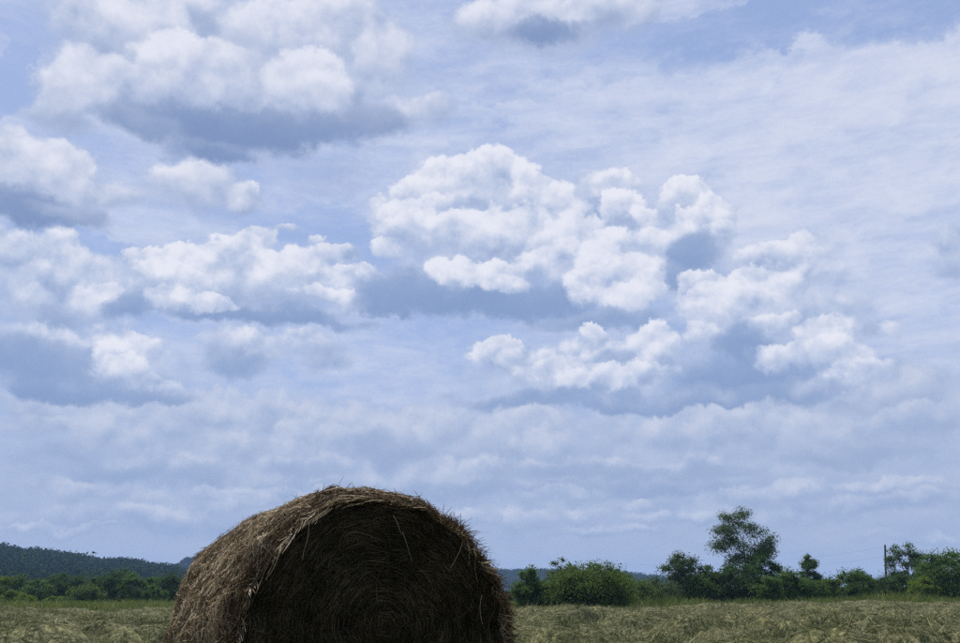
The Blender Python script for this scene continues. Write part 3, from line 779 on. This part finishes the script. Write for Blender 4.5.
TREES = [
    ('leafy_tree', 'bright green tree at the far left edge of the tree row', 'tree', -75.56, 140.0, 4.52, 4.87, 'bright',
     dict(base=0.03, stems=4, openness=0.1, flat=0.85, leaves=2600, clumps=36)),
    ('shrub', 'low bright shrub second from the left frame edge', 'shrub', -67.20, 128.0, 2.29, 3.30, 'bright',
     dict(base=0.03, stems=4, openness=0.1, flat=0.85, leaves=1300, clumps=18)),
    ('leafy_tree', 'rounded mid green tree, second from the left in the tree row', 'tree', -73.00, 142.0, 4.88, 3.98, 'mid',
     dict(base=0.03, stems=4, openness=0.1, flat=0.85, leaves=2400, clumps=32)),
    ('leafy_tree', 'broad mid green tree, third from the left in the tree row', 'tree', -68.41, 138.0, 4.02, 4.49, 'mid',
     dict(base=0.03, stems=4, openness=0.1, flat=0.85, leaves=2600, clumps=36)),
    ('shrub', 'low shrub under the third tree from the left', 'shrub', -64.27, 126.0, 1.73, 2.83, 'bright',
     dict(base=0.03, stems=4, openness=0.1, flat=0.85, leaves=1100, clumps=14)),
    ('leafy_tree', 'wide dark tree, fourth from the left in the tree row', 'tree', -69.01, 146.0, 5.15, 5.73, 'dark',
     dict(base=0.03, stems=4, openness=0.1, flat=0.85, leaves=3000, clumps=44)),
    ('shrub', 'low pale shrub before the wide dark tree', 'shrub', -60.07, 127.0, 1.46, 3.28, 'bright',
     dict(base=0.03, stems=4, openness=0.1, flat=0.85, leaves=1200, clumps=16)),
    ('leafy_tree', 'dark tree behind the olive bush, fifth from the left', 'tree', -66.78, 148.0, 5.05, 4.82, 'dark',
     dict(base=0.03, stems=4, openness=0.1, flat=0.85, leaves=2600, clumps=36)),
    ('round_bush', 'olive green round bush in front of the tree row', 'bush', -57.09, 130.0, 3.00, 4.81, 'olive',
     dict(base=0.03, stems=4, openness=0.1, flat=0.85, leaves=2600, clumps=34)),
    ('shrub', 'low shrub between the pale shrub and the olive bush', 'shrub', -58.07, 127.0, 1.32, 2.71, 'mid',
     dict(base=0.03, stems=4, openness=0.1, flat=0.85, leaves=900, clumps=12)),
    ('leafy_tree', 'biggest dark tree of the row, with broad heavy crown', 'tree', -55.92, 136.0, 5.45, 6.56, 'dark',
     dict(base=0.03, stems=4, openness=0.1, flat=0.85, leaves=3800, clumps=52)),
    ('leafy_tree', 'green tree just right of the biggest dark tree', 'tree', -52.35, 134.0, 4.80, 4.06, 'mid',
     dict(base=0.03, stems=4, openness=0.1, flat=0.85, leaves=2600, clumps=34)),
    ('leafy_tree', 'dull green tree, second from the bale in the row', 'tree', -51.40, 138.0, 4.32, 4.49, 'mid',
     dict(base=0.03, stems=4, openness=0.1, flat=0.85, leaves=2600, clumps=34)),
    ('leafy_tree', 'dark green tree half hidden by the left side of the bale', 'tree', -47.64, 136.0, 4.86, 5.03, 'dark',
     dict(base=0.03, stems=4, openness=0.1, flat=0.85, leaves=3000, clumps=42)),
    ('leafy_tree', 'small green sapling at the foot of the row near the bale', 'tree', -47.55, 131.0, 3.02, 3.09, 'mid',
     dict(base=0.03, stems=4, openness=0.1, flat=0.85, leaves=1400, clumps=20)),
    ('round_bush', 'rounded green bush nearest the right edge of the bale', 'bush', 4.50, 77.0, 3.57, 2.94, 'mid',
     dict(base=0.03, stems=4, openness=0.1, flat=0.85, leaves=4200, clumps=50, leaf=0.085)),
    ('leafy_tree', 'greyish thin-topped tree behind the two round bushes', 'tree', 7.75, 84.0, 4.63, 2.83, 'grey',
     dict(base=0.03, stems=4, openness=0.2, flat=0.85, leaves=2800, clumps=70, leaf=0.07, top_bias=0.5)),
    ('round_bush', 'biggest round bush of the clump, bright topped and dark below', 'bush', 9.15, 74.0, 3.87, 6.48, 'olive',
     dict(base=0.03, stems=4, openness=0.1, flat=0.85, leaves=11000, clumps=110, leaf=0.085, top_bias=0.2)),
    ('round_bush', 'low green bush filling between the two round bushes', 'bush', 6.48, 76.0, 2.55, 2.90, 'mid',
     dict(base=0.03, stems=4, openness=0.1, flat=0.85, leaves=3600, clumps=44, leaf=0.085)),
    ('leafy_tree', 'small green tree on the right shoulder of the biggest bush', 'tree', 12.62, 82.0, 3.47, 3.13, 'mid',
     dict(base=0.03, stems=4, openness=0.1, flat=0.85, leaves=2600, clumps=36, leaf=0.085)),
    ('shrub', 'low grey green shrub before the far ridge', 'shrub', 14.66, 86.0, 2.76, 3.67, 'olive',
     dict(base=0.03, stems=4, openness=0.1, flat=0.85, leaves=2400, clumps=32, leaf=0.08)),
    ('round_bush', 'greyish bush left of the twin-headed tree', 'bush', 18.27, 92.0, 3.19, 4.75, 'grey',
     dict(base=0.03, stems=4, openness=0.1, flat=0.85, leaves=3200, clumps=42, leaf=0.085)),
    ('leafy_tree', 'upright twin-headed grey green tree', 'tree', 22.06, 96.0, 5.69, 4.74, 'grey',
     dict(base=0.03, stems=4, openness=0.3, flat=0.85, leaves=6200, clumps=90, leaf=0.09, top_bias=0.25)),
    ('leafy_tree', 'dull green bush at the foot of the twin-headed tree', 'bush', 23.10, 94.0, 3.44, 3.59, 'mid',
     dict(base=0.03, stems=4, openness=0.1, flat=0.85, leaves=2400, clumps=32, leaf=0.085)),
    ('leafy_tree', 'dark round tree left of the tall tree', 'tree', 25.78, 98.0, 4.50, 3.74, 'dark',
     dict(base=0.03, stems=4, openness=0.1, flat=0.85, leaves=4200, clumps=52, leaf=0.09)),
    ('tall_tree', 'tallest tree, with an open airy crown above the dark bushes', 'tree', 31.05, 104.0, 11.19, 7.00, 'grey',
     dict(base=0.27, stems=1, openness=0.6, flat=0.85, clumps=64, leaves=8000, leaf=0.09, top_bias=0.05, lean=0.03)),
    ('round_bush', 'darkest bush at the foot of the tallest tree', 'bush', 27.86, 96.0, 4.74, 4.95, 'dark',
     dict(base=0.03, stems=4, openness=0.1, flat=0.85, leaves=5600, clumps=66, leaf=0.09)),
    ('leafy_tree', 'round-headed green tree right of the tallest tree', 'tree', 32.01, 100.0, 6.22, 3.59, 'mid',
     dict(base=0.03, stems=4, openness=0.1, flat=0.85, leaves=4200, clumps=52, leaf=0.09)),
    ('round_bush', 'green bush below the round-headed tree', 'bush', 29.41, 91.0, 3.26, 3.06, 'mid',
     dict(base=0.03, stems=4, openness=0.1, flat=0.85, leaves=3000, clumps=38, leaf=0.085)),
    ('round_bush', 'spreading mid green bush left of the slim tree', 'bush', 32.37, 93.0, 3.71, 3.76, 'mid',
     dict(base=0.03, stems=4, openness=0.1, flat=0.85, leaves=3800, clumps=46, leaf=0.085)),
    ('slim_tree', 'slim tree standing alone above the low bushes', 'tree', 41.62, 112.0, 6.36, 2.51, 'mid',
     dict(base=0.14, stems=1, openness=0.1, clumps=60, leaves=3000, leaf=0.085, top_bias=0.45)),
    ('round_bush', 'low green bush beneath the slim tree', 'bush', 35.01, 94.0, 3.13, 3.37, 'mid',
     dict(base=0.03, stems=4, openness=0.1, flat=0.85, leaves=3000, clumps=38, leaf=0.085)),
    ('round_bush', 'low yellowish bush right of the slim tree', 'bush', 38.29, 97.0, 3.10, 2.83, 'olive',
     dict(base=0.03, stems=4, openness=0.1, flat=0.85, leaves=2400, clumps=32, leaf=0.085)),
    ('leafy_tree', 'rounded tree left of the bare utility pole', 'tree', 44.78, 106.0, 4.45, 4.28, 'mid',
     dict(base=0.03, stems=4, openness=0.1, flat=0.85, leaves=3600, clumps=44, leaf=0.095)),
    ('round_bush', 'small dark ball-shaped bush standing in the grass', 'bush', 36.79, 88.0, 2.52, 2.37, 'dark',
     dict(base=0.03, stems=4, openness=0.1, flat=0.85, leaves=2600, clumps=34, leaf=0.08)),
    ('leafy_tree', 'dull green bush at the foot of the utility pole', 'bush', 49.90, 112.0, 3.92, 3.77, 'dark',
     dict(base=0.03, stems=4, openness=0.1, flat=0.85, leaves=2600, clumps=34, leaf=0.095)),
    ('open_tree', 'lacy open-crowned tree right of the utility pole', 'tree', 55.06, 114.0, 7.84, 4.61, 'grey',
     dict(base=0.22, stems=1, openness=0.6, flat=0.8, clumps=52, leaves=3800, leaf=0.1, top_bias=0.15)),
    ('round_bush', 'dark bush at the foot of the lacy tree', 'bush', 51.52, 108.0, 3.93, 4.36, 'dark',
     dict(base=0.03, stems=4, openness=0.1, flat=0.85, leaves=3200, clumps=40, leaf=0.095)),
    ('leafy_tree', 'mid green tree between the lacy tree and the frame edge', 'tree', 52.27, 104.0, 4.95, 3.03, 'mid',
     dict(base=0.03, stems=4, openness=0.1, flat=0.85, leaves=2800, clumps=36, leaf=0.09)),
    ('leafy_tree', 'big round tree at the right edge of the picture', 'tree', 49.80, 94.0, 6.00, 6.54, 'mid',
     dict(base=0.03, stems=4, openness=0.1, flat=0.85, leaves=8200, clumps=90, leaf=0.09, top_bias=0.25)),
    ('round_bush', 'bright bush leaning out before the big right hand tree', 'bush', 45.93, 92.0, 3.19, 2.48, 'bright',
     dict(base=0.03, stems=4, openness=0.1, flat=0.85, leaves=2400, clumps=30, leaf=0.085)),
    ('round_bush', 'hazy green bush behind the gap left of the twin-headed tree', 'bush', 19.38, 108.0, 3.35, 5.33, 'mid',
     dict(base=0.03, stems=4, openness=0.1, flat=0.85, leaves=2600, clumps=34, leaf=0.1)),
    ('round_bush', 'mid green bush behind the foot of the twin-headed tree', 'bush', 26.40, 112.0, 4.04, 5.78, 'mid',
     dict(base=0.03, stems=4, openness=0.1, flat=0.85, leaves=2600, clumps=34, leaf=0.1)),
    ('round_bush', 'leafy bush filling behind the spreading green bush', 'bush', 38.01, 112.0, 4.77, 5.78, 'mid',
     dict(base=0.03, stems=4, openness=0.1, flat=0.85, leaves=2800, clumps=36, leaf=0.1)),
    ('round_bush', 'wide bush behind the low yellowish bush', 'bush', 45.57, 116.0, 4.15, 7.29, 'mid',
     dict(base=0.03, stems=4, openness=0.1, flat=0.85, leaves=3000, clumps=40, leaf=0.1)),
    ('round_bush', 'wide green bush behind the utility pole and lacy tree', 'bush', 54.31, 118.0, 4.34, 7.15, 'mid',
     dict(base=0.03, stems=4, openness=0.1, flat=0.85, leaves=3000, clumps=40, leaf=0.1)),
]
for i, (nm, lab, cat, x, y, ztop, w, mat, kw) in enumerate(TREES):      # ztop: height of the tip above the field's level
    tree(nm, lab, cat, x, y, ztop - float(ground_z(x, y)), w, mat, 100 + i, **kw)

# ================================================================== utility poles and their wires
def pole(label, foot, head, rad0, cross):
    f, hd = Vector(foot), Vector(head)
    root = empty('utility_pole', f)
    tag(root, label, 'pole', 'utility poles')
    d = hd - f
    t = np.linspace(0, 1, 5)
    P = np.outer(t, np.array(d))
    v, fc = tube(P, rad0 * (1 - .35 * t), 10)
    cap = len(v)
    v = np.concatenate([v, np.array([P[-1]])])
    o = mesh('shaft', v, fc, M_POLE, root, smooth=True)
    v2, f2 = tube(np.array([np.array(d) * .985, np.array(d) * 1.0 + np.array([0, 0, .05])]), [rad0 * .66, rad0 * .3], 10)
    mesh('pole_cap', v2, f2, M_POLE, root)
    for q in cross:                             # insulators on short pins
        a = np.array(d) * q
        v3, f3 = tube(np.array([a + [-.02, -rad0 * .4, 0], a + [-.02, -rad0 - .12, .02], a + [-.02, -rad0 - .14, .14], a + [-.02, -rad0 - .14, .2]]), [.02, .02, .06, .03], 6)
        mesh('insulator', v3, f3, M_WIRE, root)
    return root


PA_F, PA_H, PB_F, PB_H, PC_F, PC_H = ((54.688, 120, 1.943), (55.395, 120, 8.069), (18.389, 128, 0.92), (18.49, 128, 6.157), (59.448, 300, 2.197), (59.78, 300, 9.932))
pole('tall bare utility pole beside the open-crowned tree on the right', PA_F, PA_H, .17, (.93, .72))
pole('utility pole whose tip shows above the big round bush', PB_F, PB_H, .14, (.93, .72))
pole('thin far utility pole in front of the blue ridge', PC_F, PC_H, .14, (.93,))


def wire(label, a, b, sag):
    t = np.linspace(0, 1, 40)
    P = np.outer(1 - t, a) + np.outer(t, b)
    P[:, 2] -= sag * 4 * t * (1 - t)
    tag(mesh('power_line', *tube(P, np.full(40, .005), 4), M_WIRE), label, 'wire', 'wires between the poles')


def along(f, h, q):
    return np.array(f) + (np.array(h) - np.array(f)) * q + np.array([-.02, -.33, .18])


wire('upper thin wire strung from the right hand pole', along(PA_F, PA_H, .93), along(PB_F, PB_H, .93), 1.1)
wire('lower thin wire strung from the right hand pole', along(PA_F, PA_H, .72), along(PB_F, PB_H, .72), .9)

# ================================================================== a bird over the left hill
bird = empty('bird', (-30.711, 70, 4.473))
tag(bird, 'tiny dark bird gliding above the wooded hill', 'bird')
t = np.linspace(0, 1, 9)
body = np.stack([-.19 + .38 * t, 0 * t, .012 * np.sin(t * 3.1)], -1)
bv = tube(body, np.array([.012, .022, .033, .042, .046, .044, .036, .028, .004]), 8)
mesh('body', *bv, M_BIRD, bird, smooth=True)
for s in (-1, 1):
    q = np.array([[.07, .02, .02], [-.06, .02, .02], [.11, .17, .075], [-.05, .17, .07], [.03, .36, .055], [-.05, .34, .05], [-.06, .46, .035]])
    up_, dn = q.copy(), q.copy(); dn[:, 2] -= .008
    q = np.concatenate([up_, dn]); q[:, 1] *= s
    tri = [(0, 1, 3), (0, 3, 2), (2, 3, 5), (2, 5, 4), (4, 5, 6)]
    tri = tri + [(a + 7, c + 7, b + 7) for a, b, c in tri]
    mesh('wing', q, np.array(tri), M_BIRD, bird)
tv = np.array([[-.17, 0, .01], [-.30, -.06, .012], [-.30, .06, .012], [-.17, 0, 0], [-.30, -.06, .004], [-.30, .06, .004]])
mesh('tail', tv, np.array([(0, 1, 2), (3, 5, 4)]), M_BIRD, bird)
bird.rotation_euler = (R(8), R(-4), R(185))

# ================================================================== the hay bale
BALE_AX = R(30.0)                               # the bale's axis runs away to the left of the view
BALE_L, RX, RZ = 1.50, .85, .775
bale = empty('hay_bale', (-.575, 5.17, 0.0))
bale.rotation_euler = (0, 0, BALE_AX)           # local: x across, y along the axis away from the viewer, z up
tag(bale, 'large round hay bale with frayed edges, its coiled end in shade', 'hay bale')
rb = np.random.default_rng(5)


def bale_r(th, s):
    """point of the barrel's skin at angle th (0 = right, 90 up), s metres along the axis"""
    th = np.asarray(th, float); s = np.asarray(s, float)
    sh = np.clip(np.minimum(s, BALE_L - s) / .13, 0, 1)
    shoulder = 1 - .085 * (1 - np.sqrt(np.maximum(1 - (1 - sh) ** 2, 0)))
    u, v_ = np.cos(th) * 1.7, np.sin(th) * 1.7
    nz = fbm(u * 2.2 + 7 + s * 1.1, v_ * 2.2 + s * 2.0, 61, 4) - .5
    nb = fbm(u * 1.1 + 30, v_ * 1.1 + s * 3.2, 67, 2) - .5
    tuft = np.maximum(fbm(u * 7 + 3, v_ * 7 + s * 6.0, 83, 3) - .5, 0)
    k = shoulder * (1 + .07 * nz + .05 * nb + .11 * tuft) * (1 - .02 * s / BALE_L)
    tw_ = np.mod(th + math.pi, 2 * math.pi) - math.pi
    k = k * (1 - .075 * np.exp(-((tw_ - R(50)) / R(25)) ** 2))          # the right shoulder has slumped
    c = np.cos(th); sn = np.sin(th)
    x = RX * np.sign(c) * np.abs(c) ** .98 * k * (1 + .05 * (1 - ss(sn, -.35, .35)))
    z = RZ * sn * k * (1 - .05 * s / BALE_L)
    z = np.where(sn < 0, np.maximum(z, -RZ + .012), z)
    return x, z + RZ


def rim_y(th, s):
    """the ragged front edge: the skin starts a little nearer or farther"""
    u, v_ = np.cos(th) * 3.0, np.sin(th) * 3.0
    e = .16 * (fbm(u * 1.3 + 11, v_ * 1.3 + 4, 91, 4) - .5)
    return e * (1 - ss(s, 0, .35))


def skin(th, s, lift=0.0):
    x, z = bale_r(th, s)
    cx, cz = x, z - RZ
    n = np.hypot(cx, cz)
    return np.stack([x + cx / n * lift, np.broadcast_to(s, x.shape) + rim_y(th, s), np.maximum(z + cz / n * lift, .004)], -1)


# barrel
nt, ns = 300, 64
TH, SS = np.meshgrid(np.linspace(0, 2 * math.pi, nt, endpoint=False), np.linspace(0, BALE_L, ns))
BV = skin(TH, SS)
i = np.arange(nt * ns).reshape(ns, nt)
BF = np.stack([i[:-1], np.roll(i[:-1], -1, 1), np.roll(i[1:], -1, 1), i[1:]], -1).reshape(-1, 4)
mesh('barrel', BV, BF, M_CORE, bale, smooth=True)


def end_face(s_end, out, name):
    nr_ = 110
    q = np.linspace(0.004, 1, nr_)
    T2, Q2 = np.meshgrid(np.linspace(0, 2 * math.pi, nt, endpoint=False), q)
    x, z = bale_r(T2, np.full_like(T2, s_end))
    X, Z = x * Q2, RZ + (z - RZ) * Q2
    coil = (Q2 * 26 + T2 / (2 * math.pi) + 1.1 * (fbm(X * 3 + 5, Z * 3, 71, 2) - .5)) % 1.0
    dep = .016 * np.sin(coil * math.pi) + .075 * (fbm(X * 4, Z * 4, 73, 4) - .5) + .035 * (1 - Q2 ** 4) * .8
    dep = dep * (1 - ss(Q2, .93, 1.0)) 
    Y = s_end + out * dep
    if out < 0:
        Y = Y + rim_y(T2, np.zeros_like(T2)) * ss(Q2, .55, 1.0)
    i = np.arange(nt * nr_).reshape(nr_, nt)
    F = np.stack([i[:-1], i[1:], np.roll(i[1:], -1, 1), np.roll(i[:-1], -1, 1)], -1).reshape(-1, 4)
    if out > 0:
        F = F[:, ::-1]
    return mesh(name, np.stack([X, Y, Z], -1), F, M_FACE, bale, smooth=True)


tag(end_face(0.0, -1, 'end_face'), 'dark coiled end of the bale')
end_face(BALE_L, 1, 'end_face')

# straw lying on the barrel, mostly wound round it
def barrel_straw(n, th0, th1, r):
    th = r.uniform(th0, th1, n); s = r.uniform(-.01, BALE_L + .01, n)
    ln = r.gamma(3.0, .045, n) + .03
    ang_ = np.where(r.random(n) < .5, r.normal(0, .45, n), r.uniform(-1.57, 1.57, n))
    k = 5
    t = np.linspace(-.5, .5, k)
    lift0 = np.abs(r.normal(0, .014, n)); e1 = np.abs(r.normal(0, .016, n)); e0 = np.abs(r.normal(0, .012, n))
    bend = r.normal(0, .35, n)
    P = np.empty((n, k, 3))
    for j, tt in enumerate(t):
        a2 = ang_ + bend * tt
        dth = ln * tt * np.cos(a2) / .8
        dsx = ln * tt * np.sin(a2)
        lift = lift0 + np.where(tt > 0, e1 * (2 * tt) ** 2, e0 * (2 * tt) ** 2)
        sj = s + dsx
        p = skin(th + dth, np.clip(sj, 0, BALE_L), lift)
        p[:, 1] += np.clip(sj, None, 0) + np.clip(sj - BALE_L, 0, None)
        P[:, j] = p
    return strands(P, r.uniform(.0020, .0054, n), 3, r)


def straw_tufts(nt_, per, th0, th1, r):
    """locks of straw that lie together and curl off the barrel"""
    n = nt_ * per
    th = np.repeat(r.uniform(th0, th1, nt_), per); s = np.repeat(r.uniform(.0, BALE_L, nt_), per)
    th = th + r.normal(0, .022, n); s = np.clip(s + r.normal(0, .018, n), 0, BALE_L)
    ang_ = np.repeat(r.normal(.2, 1.0, nt_), per) + r.normal(0, .3, n)
    ln = np.repeat(r.uniform(.08, .26, nt_), per) * r.uniform(.6, 1.25, n)
    curl = np.repeat(np.abs(r.normal(.008, .014, nt_)), per) * r.uniform(.3, 1.4, n)
    P = np.empty((n, 5, 3))
    for j, tt in enumerate(np.linspace(0, 1, 5)):
        sj = s + ln * tt * np.sin(ang_)
        p = skin(th + ln * tt * np.cos(ang_) / .8, np.clip(sj, 0, BALE_L), .004 + curl * tt ** 1.6)
        p[:, 1] += np.clip(sj, None, 0) + np.clip(sj - BALE_L, 0, None)
        P[:, j] = p
    return strands(P, r.uniform(.003, .0085, n), 3, r)


mesh('barrel_straw', *barrel_straw(22000, R(-25), R(205), rb), M_STRAW, bale)['kind'] = 'stuff'
mesh('straw_locks', *straw_tufts(1000, 9, R(-15), R(200), rb), M_STRAW, bale)['kind'] = 'stuff'


# straw of the coiled end: arcs round the middle
def face_straw(n, r):
    q = np.sqrt(r.random(n)) * .985
    th = r.uniform(0, 2 * math.pi, n)
    ln = r.uniform(.06, .30, n)
    tilt = np.where(r.random(n) < .68, r.normal(0, .14, n), r.normal(0, .8, n))
    k = 5
    P = np.empty((n, k, 3))
    off = .02 + np.abs(r.normal(0, .012, n)); e1 = np.abs(r.normal(0, .02, n))
    for j, tt in enumerate(np.linspace(-.5, .5, k)):
        dth = ln * tt * np.cos(tilt) / (.8 * np.maximum(q, .07))
        qq = np.clip(q + ln * tt * np.sin(tilt) / .8, .01, 1.0)
        x, z = bale_r(th + dth, np.zeros(n))
        X, Z = x * qq, RZ + (z - RZ) * qq
        dep = .075 * (fbm(X * 4, Z * 4, 73, 4) - .5) + .035 * (1 - qq ** 4) * .8
        P[:, j] = np.stack([X, rim_y(th + dth, np.zeros(n)) * ss(qq, .55, 1.0) - (dep * (1 - ss(qq, .93, 1)) + off * .6 + e1 * (2 * tt) ** 2 * (tt > 0)), np.maximum(Z, .005)], -1)
    return strands(P, r.uniform(.0022, .005, n), 3, r)


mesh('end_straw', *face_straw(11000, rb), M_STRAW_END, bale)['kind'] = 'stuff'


# the frayed rim: stalks that stick out past the edge or hang over the end
def rim_straw(n, r):
    th = r.uniform(R(-20), R(200), n)
    s = np.abs(r.normal(0, .05, n))
    p0 = skin(th, s, .0)
    rad_dir = np.stack([np.cos(th), np.zeros(n), np.sin(th)], -1)
    tan = np.stack([-np.sin(th), np.zeros(n), np.cos(th)], -1) * np.where(r.random(n) < .5, 1, -1)[:, None]
    fwd = np.array([0, -1.0, 0])
    d = unit(rad_dir * (np.abs(r.normal(.2, .3, n)) * (1 - .65 * ss(th, R(40), R(80))))[:, None] + tan * r.normal(.8, .45, n)[:, None] + fwd * r.normal(.15, .3, n)[:, None])
    ln = np.abs(r.normal(.06, .035, n)) + .025
    P = np.empty((n, 5, 3))
    g = r.uniform(.1, .9, n)
    for j, tt in enumerate(np.linspace(0, 1, 5)):
        P[:, j] = p0 + d * (ln * tt)[:, None]
        P[:, j, 2] -= g * ln * tt * tt * .55
        P[:, j, 2] = np.maximum(P[:, j, 2], .006)
    return strands(P, r.uniform(.002, .0048, n), 3, r)


mesh('rim_straw', *rim_straw(6500, rb), M_STRAW_RIM, bale)['kind'] = 'stuff'


# thatch: long stalks that sweep down along the rim on the sunny side and hang before the end
def thatch(n, r):
    th = r.choice(R(60) + r.random(34) * R(88), n) + r.normal(0, .05, n)
    s = np.abs(r.normal(.0, .11, n))
    ln = r.uniform(.08, .34, n)
    th = th + r.normal(0, .10, n)
    P = np.empty((n, 6, 3))
    fw = np.abs(r.normal(.05, .06, n))
    lift = np.abs(r.normal(.012, .010, n))
    for j, tt in enumerate(np.linspace(0, 1, 6)):
        p = skin(th + ln * tt / .8 * .9, np.clip(s - fw * tt, 0, BALE_L), lift + .02 * tt * tt)
        p[:, 1] += np.minimum(s - fw * tt, 0)
        p[:, 2] -= .05 * tt * tt * (fw > .1)
        P[:, j] = p
    return strands(P, r.uniform(.0028, .0062, n), 3, r)


mesh('rim_thatch', *thatch(520, rb), M_STRAW, bale)['kind'] = 'stuff'


# tufts of short stalks bristling along the right-hand edge
def bristle(n, r):
    c = r.uniform(R(-28), R(58), 40)
    th = r.choice(c, n) + r.normal(0, .035, n)
    s = np.abs(r.normal(.05, .12, n))
    p0 = skin(th, np.clip(s, 0, BALE_L), -.005)
    rad_dir = np.stack([np.cos(th), np.zeros(n), np.sin(th)], -1)
    d = unit(rad_dir + r.normal(0, .55, (n, 3)) + np.array([0, -.15, .25]))
    ln = r.gamma(2.2, .020, n) + .012
    P = np.stack([p0 + d * (ln * tt)[:, None] + np.stack([0 * ln, 0 * ln, -ln * tt * tt * .25], -1) for tt in (0, .5, 1.0)], 1)
    P[..., 2] = np.maximum(P[..., 2], .006)
    return strands(P, r.uniform(.0018, .004, n), 3, r, taper=.5)


mesh('edge_tufts', *bristle(3600, rb), M_STRAW_RIM, bale)['kind'] = 'stuff'

# single pale stalks that can be picked out (across the bale, towards the viewer, up; the same for the tip)
for a, b, w_, bd in (
        ((.52, -.05, 1.28), (.40, -.10, 1.10), .007, .02), ((.56, -.04, 1.26), (.545, -.07, 1.12), .006, .01),
        ((.62, -.03, 1.20), (.60, -.08, 1.02), .005, -.02), ((.66, -.03, .95), (.645, -.06, .78), .007, -.03), ((.04, -.05, 1.40), (.08, -.08, 1.29), .006, .01),
        ((.10, -.06, 1.30), (.16, -.07, 1.13), .005, .01), ((-.34, -.04, 1.42), (-.47, -.09, 1.33), .010, .01), ((-.38, -.05, 1.40), (-.56, -.05, 1.28), .008, -.01),
        ((-.47, -.04, 1.33), (-.52, -.09, 1.13), .006, .02), ((-.62, .02, 1.22), (-.70, -.06, 1.02), .008, .02),
        ((-.08, .10, 1.55), (-.02, .06, 1.585), .003, -.01), ((.14, .08, 1.53), (.16, .05, 1.575), .003, .0),
        ((.36, .05, 1.42), (.39, .03, 1.47), .003, .0), ((.46, .05, 1.34), (.49, .03, 1.40), .003, .01), ((.56, .05, 1.24), (.58, .03, 1.31), .003, .0)):
    a, b = np.array(a), np.array(b)
    t = np.linspace(0, 1, 6)
    P = np.outer(1 - t, a) + np.outer(t, b)
    P[:, 0] += bd * 2 * t * (1 - t) + rb.normal(0, .004, 6) * t
    mesh('straw_stalk', *tube(P, w_ * .3 * (1 - .5 * t), 5), M_STALK, bale)

# loose pale stalks standing out of the hay on the right
for i, (x, y, ln, a, up, lab) in enumerate([(6.121, 24, 0.62, 1.4, 1.25, 'pale upright dry stalk in front of the tallest tree'), (5.69, 20, 0.75, 0.35, 0.45, 'pale slanting dry stalk in the hay below the tallest tree'), (5.932, 19.5, 0.6, 2.5, 0.5, 'pale dry stalk crossing the slanting stalk'), (2.558, 20, 0.35, 1.9, 1.1, 'short pale dry stalk below the big round bush')]):
    z = float(ground_z(x, y) + hay_z(x, y)) - .02
    o = empty('dry_stalk', (x, y, z))
    tag(o, lab, 'stalk', 'dry stalks standing out of the hay')
    t = np.linspace(0, 1, 6)
    P = np.stack([math.cos(a) * math.cos(up) * ln * t, math.sin(a) * math.cos(up) * ln * t, math.sin(up) * ln * t - .12 * ln * t * t], -1)
    mesh('stem', *tube(P, .010 * (1 - .6 * t), 5), M_STALK, o)
    hp = P[-1] + np.outer(np.linspace(-.02, .14, 5), unit(P[-1] - P[-2]))
    mesh('seed_head', *tube(hp, [.006, .016, .018, .013, .002], 6), M_STALK, o)

# ================================================================== the hazy summer air
HB, HZ0, HZ1 = 4400.0, -3.0, 92.0
hv = np.array([(x, y, z) for z in (HZ0, HZ1) for y in (-HB, HB) for x in (-HB, HB)])
hf = np.array([(0, 2, 3, 1), (4, 5, 7, 6), (0, 1, 5, 4), (1, 3, 7, 5), (3, 2, 6, 7), (2, 0, 4, 6)])
mh, N, L = material('haze')
pv = N.new('ShaderNodeVolumePrincipled')
pv.inputs['Color'].default_value = (.36, .57, 1.0, 1)
pv.inputs['Density'].default_value = 1.7e-4
pv.inputs['Anisotropy'].default_value = 0.15
ho = N.new('ShaderNodeOutputMaterial'); L.new(pv.outputs[0], ho.inputs['Volume'])
tag(mesh('haze', hv, hf, mh), 'thin blue summer haze over the fields and hills', 'haze', kind='stuff')
